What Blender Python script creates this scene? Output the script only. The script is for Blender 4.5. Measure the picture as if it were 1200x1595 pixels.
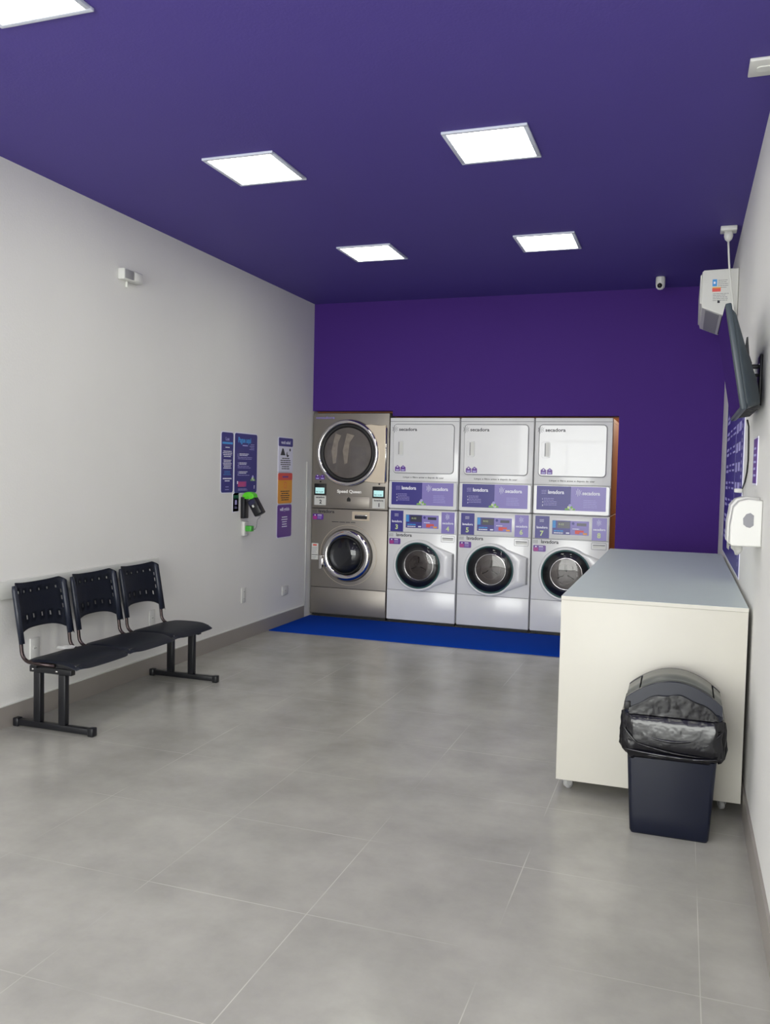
import bpy, bmesh, math, random
from mathutils import Vector, Matrix
random.seed(7)
S = bpy.context.scene
C = S.collection
for o in list(bpy.data.objects): bpy.data.objects.remove(o)

# ------------------------------------------------------------------ camera
F_PX, YAW, PITCH, ROLL, CAM_H = 1331.26, .3344, .0479, .0222, 1.465
f = Vector((-math.sin(YAW)*math.cos(PITCH), math.cos(YAW)*math.cos(PITCH), -math.sin(PITCH)))
r = Vector((math.cos(YAW), math.sin(YAW), 0)); u = r.cross(f)
r2 = math.cos(ROLL)*r + math.sin(ROLL)*u; u2 = -math.sin(ROLL)*r + math.cos(ROLL)*u
cam = bpy.data.objects.new('camera', bpy.data.cameras.new('camera')); C.objects.link(cam)
mw = Matrix((r2, u2, -f)).transposed().to_4x4(); mw.translation = (0, 0, CAM_H)
cam.matrix_world = mw
cam.data.sensor_fit = 'HORIZONTAL'; cam.data.sensor_width = 36; cam.data.lens = F_PX/1200*36
cam.data.clip_start = .05
S.camera = cam
# ------------------------------------------------------------------ world, daylight, exposure
W = bpy.data.worlds.new('world'); S.world = W; W.use_nodes = True
W.node_tree.nodes['Background'].inputs[0].default_value = (.95, .985, .98, 1)
W.node_tree.nodes['Background'].inputs[1].default_value = 1.6
XL, XR, D, H, YF = -3.504, .305, 7.83, 3.097, -2.6
def area(name, loc, rot, sx, sy, energy, color=(1,1,1)):
    l = bpy.data.lights.new(name, 'AREA'); l.shape = 'RECTANGLE'; l.size = sx; l.size_y = sy
    l.energy = energy; l.color = color
    o = bpy.data.objects.new(name, l); o.location = loc; o.rotation_euler = rot; C.objects.link(o); return o
area('daylight_through_shopfront', (-1.6, YF-.15, 1.45), (math.radians(90), 0, 0), 3.5, 2.7, 255, (.985, 1, .955))
LAMP_STRENGTH = 15.0
bl = bpy.data.lights.new('added_warm_service_light', 'POINT'); bl.energy = 40; bl.color = (1, .86, .68); bl.shadow_soft_size = .06  # added warm light, unseen, to brighten the machine side and opening gap
blo = bpy.data.objects.new('added_warm_service_light', bl); blo.location = (.1, 9.0, 2.2); C.objects.link(blo)
S.view_settings.view_transform = 'Standard'; S.view_settings.look = 'None'
S.view_settings.gamma = 1; S.view_settings.use_curve_mapping = False
S.view_settings.exposure = 0.2

# ------------------------------------------------------------------ materials
def lin(c):
    return tuple(((v/255)/12.92 if v/255 <= .04045 else ((v/255+.055)/1.055)**2.4) for v in c)
MATS = {}
def mat(name, rgb, rough=.5, metal=0, spec=.5, noise=0, nscale=8, bump=0, bscale=60, emit=0, alpha=1, coat=0, trans=0, stretch=None):
    if name in MATS: return MATS[name]
    m = bpy.data.materials.new(name); m.use_nodes = True; MATS[name] = m
    nt = m.node_tree; b = nt.nodes['Principled BSDF']; col = (*lin(rgb), 1)
    b.inputs['Base Color'].default_value = col
    b.inputs['Roughness'].default_value = rough; b.inputs['Metallic'].default_value = metal
    b.inputs['Specular IOR Level'].default_value = spec; b.inputs['Coat Weight'].default_value = coat
    b.inputs['Alpha'].default_value = alpha; b.inputs['Transmission Weight'].default_value = trans
    if emit:
        b.inputs['Emission Color'].default_value = col; b.inputs['Emission Strength'].default_value = emit
    tc = nt.nodes.new('ShaderNodeTexCoord'); mp = nt.nodes.new('ShaderNodeMapping')
    nt.links.new(tc.outputs['Object'], mp.inputs[0])
    if stretch: mp.inputs['Scale'].default_value = stretch
    n = nt.nodes.new('ShaderNodeTexNoise'); n.inputs['Scale'].default_value = nscale; n.inputs['Detail'].default_value = 5
    nt.links.new(mp.outputs[0], n.inputs[0])
    mix = nt.nodes.new('ShaderNodeMix'); mix.data_type = 'RGBA'
    k = noise if noise else .02
    mix.inputs[6].default_value = (*[c*(1-k) for c in col[:3]], 1); mix.inputs[7].default_value = (*[min(1, c*(1+k)) for c in col[:3]], 1)
    nt.links.new(n.outputs[0], mix.inputs[0]); nt.links.new(mix.outputs[2], b.inputs['Base Color'])
    if bump:
        n2 = nt.nodes.new('ShaderNodeTexNoise'); n2.inputs['Scale'].default_value = bscale
        nt.links.new(mp.outputs[0], n2.inputs[0])
        bp = nt.nodes.new('ShaderNodeBump'); bp.inputs['Strength'].default_value = bump; bp.inputs['Distance'].default_value = .01
        nt.links.new(n2.outputs[0], bp.inputs['Height']); nt.links.new(bp.outputs[0], b.inputs['Normal'])
    return m
M_wall = mat('painted_plaster_white', (227, 226, 223), .75, noise=.03, nscale=2, bump=.08, bscale=90)
M_purple = mat('painted_plaster_purple', (68, 36, 122), .7, spec=.22, noise=.04, nscale=2, bump=.1, bscale=90)
M_ceil = mat('painted_ceiling_purple', (80, 66, 144), .65, spec=.3, noise=.04, nscale=2, bump=.08, bscale=90)
M_white = mat('white_enamel', (226, 226, 228), .22, coat=.2)
M_whitepl = mat('white_plastic', (214, 214, 210), .4)
M_steel = mat('brushed_steel', (146, 140, 133), .42, metal=.65, noise=.05, nscale=30, stretch=(1, 1, 14))
M_steel2 = mat('polished_champagne_steel', (222, 208, 188), .3, metal=.7)
M_chrome = mat('chrome', (225, 222, 220), .09, metal=1)
M_blk = mat('black_rubber', (16, 16, 18), .5)
M_dark = mat('gap_dark', (30, 28, 30), .7)
M_seam = mat('seam_grey', (120, 120, 126), .6)
M_text = mat('text_grey', (34, 34, 46), .5)
M_navy = mat('navy_print', (50, 42, 136), .35)
M_navysign = mat('deep_navy_print', (40, 34, 122), .4)
M_lav = mat('lavender_print', (136, 124, 196), .35)
M_prw = mat('white_print', (235, 235, 250), .4)
M_prwhite = mat('silver_white_print', (250, 248, 245), .4)
M_prl = mat('pale_lilac_print', (176, 170, 226), .4)
M_bluep = mat('bright_blue_print', (60, 150, 220), .4)
M_blackp = mat('black_print', (28, 26, 48), .4)
M_redp = mat('red_print', (226, 84, 76), .4)
M_org = mat('orange_print', (236, 160, 40), .4)
M_greenp = mat('green_print', (128, 184, 92), .4)
M_ylwg = mat('pale_green_print', (206, 222, 160), .4)
M_badge = mat('purple_print', (96, 44, 148), .35)
M_mag = mat('magenta_print', (170, 50, 140), .4)
M_brown = mat('side_warm_light_brown', (150, 98, 60), .5, noise=.12, nscale=6)  # warm light from the service room painted into the machine side as brown
M_timber = mat('brown_wood', (146, 92, 56), .6, noise=.25, nscale=5, stretch=(1, 1, 8))
M_blackpl = mat('black_textured_plastic', (33, 38, 52), .38, bump=.15, bscale=220)
M_blackmt = mat('black_painted_steel', (20, 21, 26), .35)
M_tube = mat('gunmetal_tube', (64, 54, 54), .22, metal=.7)
M_bin = mat('dark_plastic_bin', (8, 15, 34), .25)
M_bag = mat('black_polythene', (15, 15, 20), .2, bump=.4, bscale=20)
M_lid = mat('bin_lid_painted_sheen', (96, 98, 94), .3)  # light reflected off the lid top, painted into its colour
M_cream = mat('cream_laminate', (203, 200, 190), .45)
M_top = mat('grey_laminate', (206, 217, 217), .42)
M_tv = mat('tv_casing', (52, 62, 70), .42)
M_screen = mat('tv_screen', (14, 11, 22), .1, coat=.6)
M_green = mat('lime_plastic', (92, 206, 40), .4)
M_greend = mat('green_plastic', (72, 170, 60), .4)
M_vent = mat('vent_black', (24, 24, 28), .6)
M_winG = mat('smoky_window', (132, 132, 138), .2)
M_teal = mat('teal_gasket', (26, 74, 74), .35)
M_drum = mat('drum_steel', (78, 68, 66), .3, metal=.7)
M_bowl = mat('door_bowl_dark', (30, 32, 38), .3)
M_drumdark = mat('drum_dark_steel', (62, 54, 52), .4, metal=.5, noise=.3, nscale=14)
M_doorrefl = mat('painted_door_reflection', (188, 176, 160), .3, metal=.5, noise=.4, nscale=20)  # pale tone for reflections painted behind the steel dryer's door glass
M_drumback = mat('drum_back_grey', (126, 118, 112), .4, metal=.4, noise=.35, nscale=9)
M_screenlit = mat('lcd_lit', (176, 222, 222), .4, emit=.45)
M_lcd = mat('lcd_dark', (40, 40, 70), .3)
M_frame = mat('lamp_frame_white', (205, 210, 225), .4)
M_lamp = mat('led_diffuser', (250, 250, 234), .5, emit=LAMP_STRENGTH)
M_paper = mat('paper_tissue', (240, 240, 238), .8)
M_grey = mat('grey_plastic', (150, 150, 152), .5)
M_clear = mat('clear_plastic', (205, 205, 205), .15, alpha=.6)
M_rail = mat('rail_white', (216, 217, 212), .5)
def glass_mat():
    m = bpy.data.materials.new('smoked_glass'); m.use_nodes = True; nt = m.node_tree; nt.nodes.clear()
    out = nt.nodes.new('ShaderNodeOutputMaterial'); mx = nt.nodes.new('ShaderNodeMixShader')
    t = nt.nodes.new('ShaderNodeBsdfTransparent'); t.inputs[0].default_value = (.8, .8, .82, 1)
    g = nt.nodes.new('ShaderNodeBsdfGlossy'); g.inputs['Roughness'].default_value = .04
    fr = nt.nodes.new('ShaderNodeFresnel'); fr.inputs[0].default_value = 1.5
    nt.links.new(fr.outputs[0], mx.inputs[0]); nt.links.new(t.outputs[0], mx.inputs[1]); nt.links.new(g.outputs[0], mx.inputs[2])
    nt.links.new(mx.outputs[0], out.inputs[0]); return m
M_glass = glass_mat()
def floor_mat():
    m = bpy.data.materials.new('porcelain_tiles'); m.use_nodes = True; nt = m.node_tree; b = nt.nodes['Principled BSDF']
    N = nt.nodes.new; L = nt.links.new
    tc = N('ShaderNodeTexCoord'); sp = N('ShaderNodeSeparateXYZ'); L(tc.outputs['Object'], sp.inputs[0])
    def line(sock, off, pitch):
        a = N('ShaderNodeMath'); a.operation = 'SUBTRACT'; L(sp.outputs[sock], a.inputs[0]); a.inputs[1].default_value = off
        w = N('ShaderNodeMath'); w.operation = 'PINGPONG'; L(a.outputs[0], w.inputs[0]); w.inputs[1].default_value = pitch/2
        c = N('ShaderNodeMath'); c.operation = 'LESS_THAN'; L(w.outputs[0], c.inputs[0]); c.inputs[1].default_value = .0017
        return c
    lx = line(0, .10, .61); ly = line(1, 3.13, .607)
    mxm = N('ShaderNodeMath'); mxm.operation = 'MAXIMUM'; L(lx.outputs[0], mxm.inputs[0]); L(ly.outputs[0], mxm.inputs[1])
    n = N('ShaderNodeTexNoise'); n.inputs['Scale'].default_value = 2.2; n.inputs['Detail'].default_value = 7; n.inputs['Roughness'].default_value = .62
    L(tc.outputs['Object'], n.inputs[0])
    cr = N('ShaderNodeValToRGB'); cr.color_ramp.elements[0].position = .3; cr.color_ramp.elements[1].position = .72
    cr.color_ramp.elements[0].color = (*lin((152, 150, 144)), 1); cr.color_ramp.elements[1].color = (*lin((180, 178, 170)), 1)
    L(n.outputs[0], cr.inputs[0])
    # worn patches where the pale grout line shows less
    n3 = N('ShaderNodeTexNoise'); n3.inputs['Scale'].default_value = 1.3; L(tc.outputs['Object'], n3.inputs[0])
    mr = N('ShaderNodeMapRange'); mr.inputs[1].default_value = .42; mr.inputs[2].default_value = .6; L(n3.outputs[0], mr.inputs[0])
    ml = N('ShaderNodeMath'); ml.operation = 'MULTIPLY'; L(mxm.outputs[0], ml.inputs[0]); L(mr.outputs[0], ml.inputs[1])
    mix = N('ShaderNodeMix'); mix.data_type = 'RGBA'; L(ml.outputs[0], mix.inputs[0]); L(cr.outputs[0], mix.inputs[6])
    mix.inputs[7].default_value = (*lin((196, 192, 184)), 1); L(mix.outputs[2], b.inputs['Base Color'])
    b.inputs['Roughness'].default_value = .23; b.inputs['Specular IOR Level'].default_value = .5

    return m
M_floor = floor_mat()
M_skirt = mat('grey_tile_skirting', (150, 144, 138), .4, noise=.06, nscale=3)
M_mat = mat('blue_vinyl_mat', (2, 62, 170), .9, spec=.08, noise=.05, bump=.3, bscale=300)

# ------------------------------------------------------------------ helpers
FONT = None
class MB:
    def __init__(s): s.bm = bmesh.new(); s.mats = []
    def mi(s, m):
        if m not in s.mats: s.mats.append(m)
        return s.mats.index(m)
    def _tag(s, faces, m, smooth=False):
        i = s.mi(m)
        for fc in faces: fc.material_index = i; fc.smooth = smooth
    def box(s, x0, x1, y0, y1, z0, z1, m, bev=0, seg=2, mtx=None):
        vs = bmesh.ops.create_cube(s.bm, size=1)['verts']
        M = Matrix.Translation(((x0+x1)/2, (y0+y1)/2, (z0+z1)/2)) @ Matrix.Diagonal((abs(x1-x0), abs(y1-y0), abs(z1-z0), 1))
        bmesh.ops.transform(s.bm, matrix=M, verts=vs)
        fs = set(f_ for v in vs for f_ in v.link_faces)
        if bev:
            es = list(set(e for v in vs for e in v.link_edges))
            rb = bmesh.ops.bevel(s.bm, geom=es, offset=bev, segments=seg, affect='EDGES', profile=.5)
            vs = list(set(v for f_ in rb['faces'] for v in f_.verts) | set(v for v in vs if v.is_valid))
            fs = set(f_ for v in vs for f_ in v.link_faces)
        s._tag(fs, m, bool(bev))
        if mtx is not None: bmesh.ops.transform(s.bm, matrix=mtx, verts=vs)
        return s
    def prism(s, pts, d0, d1, m, plane='xz', smooth=False, bev=0):
        """2-D outline extruded: plane xz -> depth along y, xy -> z, yz -> x"""
        def P(a, b, d): return {'xz': (a, d, b), 'xy': (a, b, d), 'yz': (d, a, b)}[plane]
        v0 = [s.bm.verts.new(P(a, b, d0)) for a, b in pts]; v1 = [s.bm.verts.new(P(a, b, d1)) for a, b in pts]
        n = len(pts); fs = [s.bm.faces.new(v0), s.bm.faces.new(v1[::-1])]
        sd = []
        for i in range(n): sd.append(s.bm.faces.new((v0[i], v1[i], v1[(i+1) % n], v0[(i+1) % n])))
        bmesh.ops.recalc_face_normals(s.bm, faces=fs+sd)
        s._tag(fs, m); s._tag(sd, m, smooth)
        if bev:
            es = [e for e in set(e for f_ in fs for e in f_.edges)]
            rb = bmesh.ops.bevel(s.bm, geom=es, offset=bev, segments=2, affect='EDGES', profile=.5)
            s._tag(rb['faces'], m, True)
        return s
    def disc(s, cx, cz, rad, y0, y1, m, n=48, sx=1, sz=1):
        return s.prism([(cx+rad*sx*math.cos(2*math.pi*i/n), cz+rad*sz*math.sin(2*math.pi*i/n)) for i in range(n)], y0, y1, m, smooth=True)
    def lathe(s, prof, m, center=(0, 0, 0), axis='y', n=56, closed=False, caps=None):
        """prof: (radius, axial) pairs"""
        rings = []
        for rad, a in prof:
            rg = []
            for i in range(n):
                t = 2*math.pi*i/n; c_, s_ = rad*math.cos(t), rad*math.sin(t)
                p = {'y': (c_, a, s_), 'z': (c_, s_, a), 'x': (a, c_, s_)}[axis]
                rg.append(s.bm.verts.new((center[0]+p[0], center[1]+p[1], center[2]+p[2])))
            rings.append(rg)
        fs = []
        k = len(rings)
        for j in range(k if closed else k-1):
            A, B = rings[j], rings[(j+1) % k]
            for i in range(n): fs.append(s.bm.faces.new((A[i], A[(i+1) % n], B[(i+1) % n], B[i])))
        if caps is None: caps = not (prof[-1][0] < 1e-6 and axis == 'y' or (len(prof) == 3 and axis == 'y'))
        if not closed and caps:
            if prof[0][0] > 1e-6: fs.append(s.bm.faces.new(rings[0]))
            if prof[-1][0] > 1e-6: fs.append(s.bm.faces.new(rings[-1]))
        s._tag(fs, m, True)
        bmesh.ops.remove_doubles(s.bm, verts=[v for rg in rings for v in rg], dist=1e-6)
        return s
    def tube(s, pts, rad, m, n=10, square=False):
        pts = [Vector(p) for p in pts]; rings = []; up = Vector((0, 0, 1)); prevn = None
        for i, p in enumerate(pts):
            d = ((pts[min(i+1, len(pts)-1)]-p).normalized() + (p-pts[max(i-1, 0)]).normalized()).normalized() if 0 < i < len(pts)-1 else (pts[min(i+1, len(pts)-1)]-pts[max(i-1, 0)]).normalized()
            a = d.cross(up) if prevn is None else prevn - d*prevn.dot(d)
            if a.length < 1e-3: a = d.cross(Vector((1, 0, 0)))
            a.normalize(); b_ = d.cross(a).normalized(); prevn = a
            rr = rad[i] if isinstance(rad, (list, tuple)) else rad
            rings.append([s.bm.verts.new(p + a*rr*math.cos(2*math.pi*k/n) + b_*rr*math.sin(2*math.pi*k/n)) for k in range(n)])
        fs = []
        for A, B in zip(rings, rings[1:]):
            for i in range(n): fs.append(s.bm.faces.new((A[i], A[(i+1) % n], B[(i+1) % n], B[i])))
        fs.append(s.bm.faces.new(rings[0])); fs.append(s.bm.faces.new(rings[-1][::-1]))
        s._tag(fs, m, True); return s
    def text(s, txt, x, z, size, y, m, width=None, bold=0, thick=.0004, align='LEFT'):
        cu = bpy.data.curves.new('t', 'FONT'); cu.body = txt; cu.size = size; cu.extrude = thick; cu.offset = bold*size
        cu.align_x = align; cu.resolution_u = 3
        o = bpy.data.objects.new('t', cu); C.objects.link(o)
        dg = bpy.context.evaluated_depsgraph_get(); me = bpy.data.meshes.new_from_object(o.evaluated_get(dg))
        bpy.data.objects.remove(o)
        if not me.vertices: return s
        xs = [v.co.x for v in me.vertices]; w = max(xs)-min(xs)
        sx = width/w if width else 1
        x0 = {'LEFT': min(xs)*sx, 'CENTER': (min(xs)+w/2)*sx, 'RIGHT': max(xs)*sx}[align]
        n0 = len(s.bm.verts); f0 = len(s.bm.faces); s.bm.from_mesh(me); bpy.data.meshes.remove(me)
        s.bm.verts.ensure_lookup_table(); s.bm.faces.ensure_lookup_table()
        for v in s.bm.verts[n0:]:
            a, b, c = v.co; v.co = (x - x0 + a*sx, y - c, z + b)
        s._tag(s.bm.faces[f0:], m); return s
    def build(s, name, parent=None, loc=None, rot=None, label=None):
        me = bpy.data.meshes.new(name); bmesh.ops.recalc_face_normals(s.bm, faces=s.bm.faces)
        s.bm.to_mesh(me); s.bm.free()
        for m in s.mats: me.materials.append(m)
        o = bpy.data.objects.new(name, me); C.objects.link(o)
        if parent: o.parent = parent
        if loc: o.location = loc
        if rot: o.rotation_euler = rot
        if label: o['label'] = label
        return o
def rrect(x0, x1, z0, z1, rad, n=5):
    p = []
    for cx, cz, a0 in ((x1-rad, z1-rad, 0), (x0+rad, z1-rad, 90), (x0+rad, z0+rad, 180), (x1-rad, z0+rad, 270)):
        for i in range(n+1):
            t = math.radians(a0+90*i/n); p.append((cx+rad*math.cos(t), cz+rad*math.sin(t)))
    return p
def outline(mb, pts, w, y0, y1, m):
    """ring strip of width w around a closed outline"""
    n = len(pts); cx = sum(p[0] for p in pts)/n; cz = sum(p[1] for p in pts)/n
    inn = []
    for i in range(n):
        a, b, c = pts[i-1], pts[i], pts[(i+1) % n]
        t = Vector((c[0]-a[0], c[1]-a[1])).normalized(); nn = Vector((-t.y, t.x))
        if nn.dot(Vector((cx-b[0], cz-b[1]))) < 0: nn = -nn
        inn.append((b[0]+nn.x*w, b[1]+nn.y*w))
    V = [[mb.bm.verts.new((p[0], y, p[1])) for p in P] for P, y in ((pts, y0), (inn, y0), (inn, y1), (pts, y1))]
    fs = []
    for j in range(4):
        A, B = V[j], V[(j+1) % 4]
        for i in range(n): fs.append(mb.bm.faces.new((A[i], A[(i+1) % n], B[(i+1) % n], B[i])))
    mb._tag(fs, m)
def thing(name, label, cat, loc=(0, 0, 0), rz=0, group=None):
    o = bpy.data.objects.new(name, None); C.objects.link(o); o.location = loc; o.rotation_euler = (0, 0, rz)
    o['label'] = label; o['category'] = cat
    if group: o['group'] = group
    return o
def tag(o, label, cat, group=None):
    o['label'] = label; o['category'] = cat
    if group: o['group'] = group
    return o
def struct(mb, name):
    o = mb.build(name); o['kind'] = 'structure'; return o
def dup(root, loc, label, group=None):
    c = root.copy(); C.objects.link(c); c.location = loc; c['label'] = label
    if group: c['group'] = group
    for ch in root.children:
        d = ch.copy(); C.objects.link(d); d.parent = c
        for g in ch.children:
            e = g.copy(); C.objects.link(e); e.parent = d
    return c

# ------------------------------------------------------------------ room
OPL, OPS, OPR, OZ1, OZ2 = XL, -2.664, -.552, 2.046, 1.996      # opening in the purple wall
struct(MB().box(XL-.2, 2.2, YF-.3, 9.9, -.15, 0, M_floor), 'floor')
struct(MB().box(XL-.2, XR+.2, YF-.2, D+.12, H, H+.15, M_ceil), 'ceiling')
struct(MB().box(XL-.15, XL, YF-.2, 9.9, 0, H, M_wall), 'wall_left')
struct(MB().box(XR, XR+.15, YF-.2, D+.12, 0, H, M_wall), 'wall_right')
struct(MB().prism([(OPL, OZ1), (OPS, OZ1), (OPS, OZ2), (OPR, OZ2), (OPR, 0), (XR, 0), (XR, H), (XL, H)], D, D+.12, M_purple), 'wall_back')
# shop front behind the camera: masonry around a wide glazed opening
struct(MB().box(XL, XR, YF-.12, YF, 2.75, H, M_wall).box(XL, XL+.12, YF-.12, YF, 0, 2.75, M_wall).box(XR-.2, XR, YF-.12, YF, 0, 2.75, M_wall), 'wall_front')
fr = MB()
for x in (XL+.12, -2.35, -1.15, XR-.24): fr.box(x, x+.04, YF-.1, YF-.05, 0, 2.75, M_grey)
fr.box(XL+.12, XR-.2, YF-.1, YF-.05, 2.15, 2.19, M_grey)
struct(fr, 'window_1')
# service room behind the machines
struct(MB().box(XL, 2.2, 9.7, 9.85, 0, 2.9, M_timber), 'wall_service_room')
struct(MB().box(2.05, 2.2, D+.12, 9.7, 0, 2.9, M_timber), 'wall_service_room_side')
struct(MB().box(XR+.15, 2.05, D, D+.12, 0, 2.9, M_timber), 'wall_service_room_front')
sc = MB().box(XL-.1, 2.2, D+.12, 9.85, 2.9, 3.0, M_timber)
for k in range(6): sc.box(XL+.3+k*.95, XL+.38+k*.95, D+.13, 9.7, 2.78, 2.9, M_timber)
struct(sc, 'ceiling_service_room')
# raw brown lintel boards that show between the wall edge and the machine tops
struct(MB().box(OPL, OPS-.005, D+.121, D+.16, OZ1-.012, OZ1+.08, M_timber).box(OPS-.005, OPR, D+.121, D+.16, OZ2-.008, OZ2+.08, M_timber), 'trim_1')
struct(MB().box(XL, XL+.012, YF, 7.675, 0, .118, M_skirt), 'baseboard_left')
struct(MB().box(XL, XL+.0135, YF, 7.675, .118, .124, M_rail), 'trim_2')
struct(MB().box(XR-.011, XR, YF, D, 0, .115, M_skirt), 'baseboard_right')
struct(MB().box(OPR+.01, XR-.012, D-.011, D, 0, .115, M_skirt), 'baseboard_back')

# ------------------------------------------------------------------ ceiling panels
def lamp(x, y, label):
    t = thing('ceiling_panel_light', label, 'ceiling light', (x, y, H), 0, 'square LED panels in the purple ceiling')
    m = MB(); a, b = .208, .215; w = .022
    m.box(-a, a, -b, -b+w, -.012, 0, M_frame, .002).box(-a, a, b-w, b, -.012, 0, M_frame, .002)
    m.box(-a, -a+w, -b+w, b-w, -.012, 0, M_frame, .002).box(a-w, a, -b+w, b-w, -.012, 0, M_frame, .002)
    m.build('frame', t)
    MB().box(-a+w, a-w, -b+w, b-w, -.008, -.001, M_lamp).build('diffuser', t)
    return t
L0 = lamp(-2.262, 2.40, 'square ceiling panel light cut off at the top left of the photo')
dup(L0, (-2.262, 4.235, H), 'square ceiling panel light left of the centre, second in the left row')
dup(L0, (-2.255, 6.08, H), 'small looking ceiling panel light nearest the back wall in the left row')
dup(L0, (-.952, 4.245, H), 'square ceiling panel light right of the centre, largest one seen whole')
dup(L0, (-.955, 6.10, H), 'ceiling panel light nearest the back wall, in the right row towards the security camera')
for (x, y) in ((-.955, 2.40), (-2.262, .55), (-.955, .55), (-2.262, -1.3), (-.955, -1.3)):
    dup(L0, (x, y, H), 'square ceiling panel light over the front of the room')

# ------------------------------------------------------------------ machines
def wave_icon(mb, x, z, w, h, y, m):           # three wavy lines
    for k in range(3):
        zz = z+h*(k+.5)/3
        for i in range(4): mb.box(x+w*i/4, x+w*(i+.8)/4, y-.0008, y, zz-h*.05+(i % 2)*h*.05, zz+h*.05+(i % 2)*h*.05, m)
def dry_icon(mb, x, z, w, h, y, m):            # three upright curved strokes
    for k, (hh, bow) in enumerate(((.55, .05), (1, 0), (.75, -.05), (.5, -.1))):
        xx = x+w*k/3.2
        n = 5
        pts = []
        for i in range(n+1):
            t = i/n*2-1; pts.append((xx+bow*w*2*(1-t*t), z+h/2+t*h*hh/2))
        for a, b in zip(pts, pts[1:]):
            q = [(a[0]-w*.035, a[1]), (a[0]+w*.035, a[1]), (b[0]+w*.035, b[1]), (b[0]-w*.035, b[1])]
            mb.prism(q, y-.0008, y, m)
def lines(mb, x, z, w, n, dz, th, y, m, align='L'):
    rnd = random.Random(int(abs(x*1000)+abs(z*777)))
    for k in range(n):
        ww = w*(.7+.3*rnd.random()); xx = x if align == 'L' else x+(w-ww)/2
        # a row of short words
        p = xx
        while p < xx+ww-.002:
            q = min(xx+ww, p+w*(.12+.16*rnd.random())); mb.box(p, q, y-.0007, y, z-k*dz-th, z-k*dz, m); p = q+w*.025
def basket_icons(mb, x, z, s, y):
    for k in range(2):
        xx = x+k*s*1.12
        mb.prism([(xx, z), (xx+s, z), (xx+s, z+s*.75), (xx+s*.5, z+s*1.15), (xx, z+s*.75)], y-.001, y, M_badge)
        mb.prism(rrect(xx+s*.36, xx+s*.64, z+s*.68, z+s*.92, s*.1, 3), y-.0016, y-.001, M_prw if k == 0 else M_prl)
        mb.box(xx+s*.18, xx+s*.82, y-.0016, y-.001, z+s*.12, z+s*.38, M_prl)
def badge(mb, x, z, w, h, y):
    mb.prism(rrect(x, x+w, z, z+h, .01), y-.001, y, M_badge)
    mb.prism(rrect(x+.004, x+w*.4, z+.004, z+h*.62, .006), y-.0016, y-.001, M_mag)
    mb.disc(x+w*.22, z+h*.76, h*.11, y-.0016, y-.001, M_prw, 10)
    lines(mb, x+w*.46, z+h*.85, w*.4, 1, .01, h*.12, y-.001, M_prw)
    lines(mb, x+w*.46, z+h*.6, w*.46, 3, h*.17, h*.06, y-.001, M_prl)
def pile(mb, x, z, s, y):                      # heap of soap suds and laundry
    for (a, b, q, m) in ((-.8, .12, .3, M_greenp), (-.3, .2, .36, M_greenp), (.3, .2, .36, M_ylwg), (.85, .12, .28, M_greenp), (-.25, .62, .3, M_ylwg), (.3, .62, .28, M_greenp), (0, 1.0, .32, M_prl), (.05, .3, .22, M_prl)):
        pts = [(x+a*s+q*s*math.cos(t*math.pi/8), max(z, z+b*s+q*s*math.sin(t*math.pi/8))) for t in range(16)]
        mb.prism(pts, y-.0016-b*.0003-(a+1)*.0001, y, m)

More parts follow.
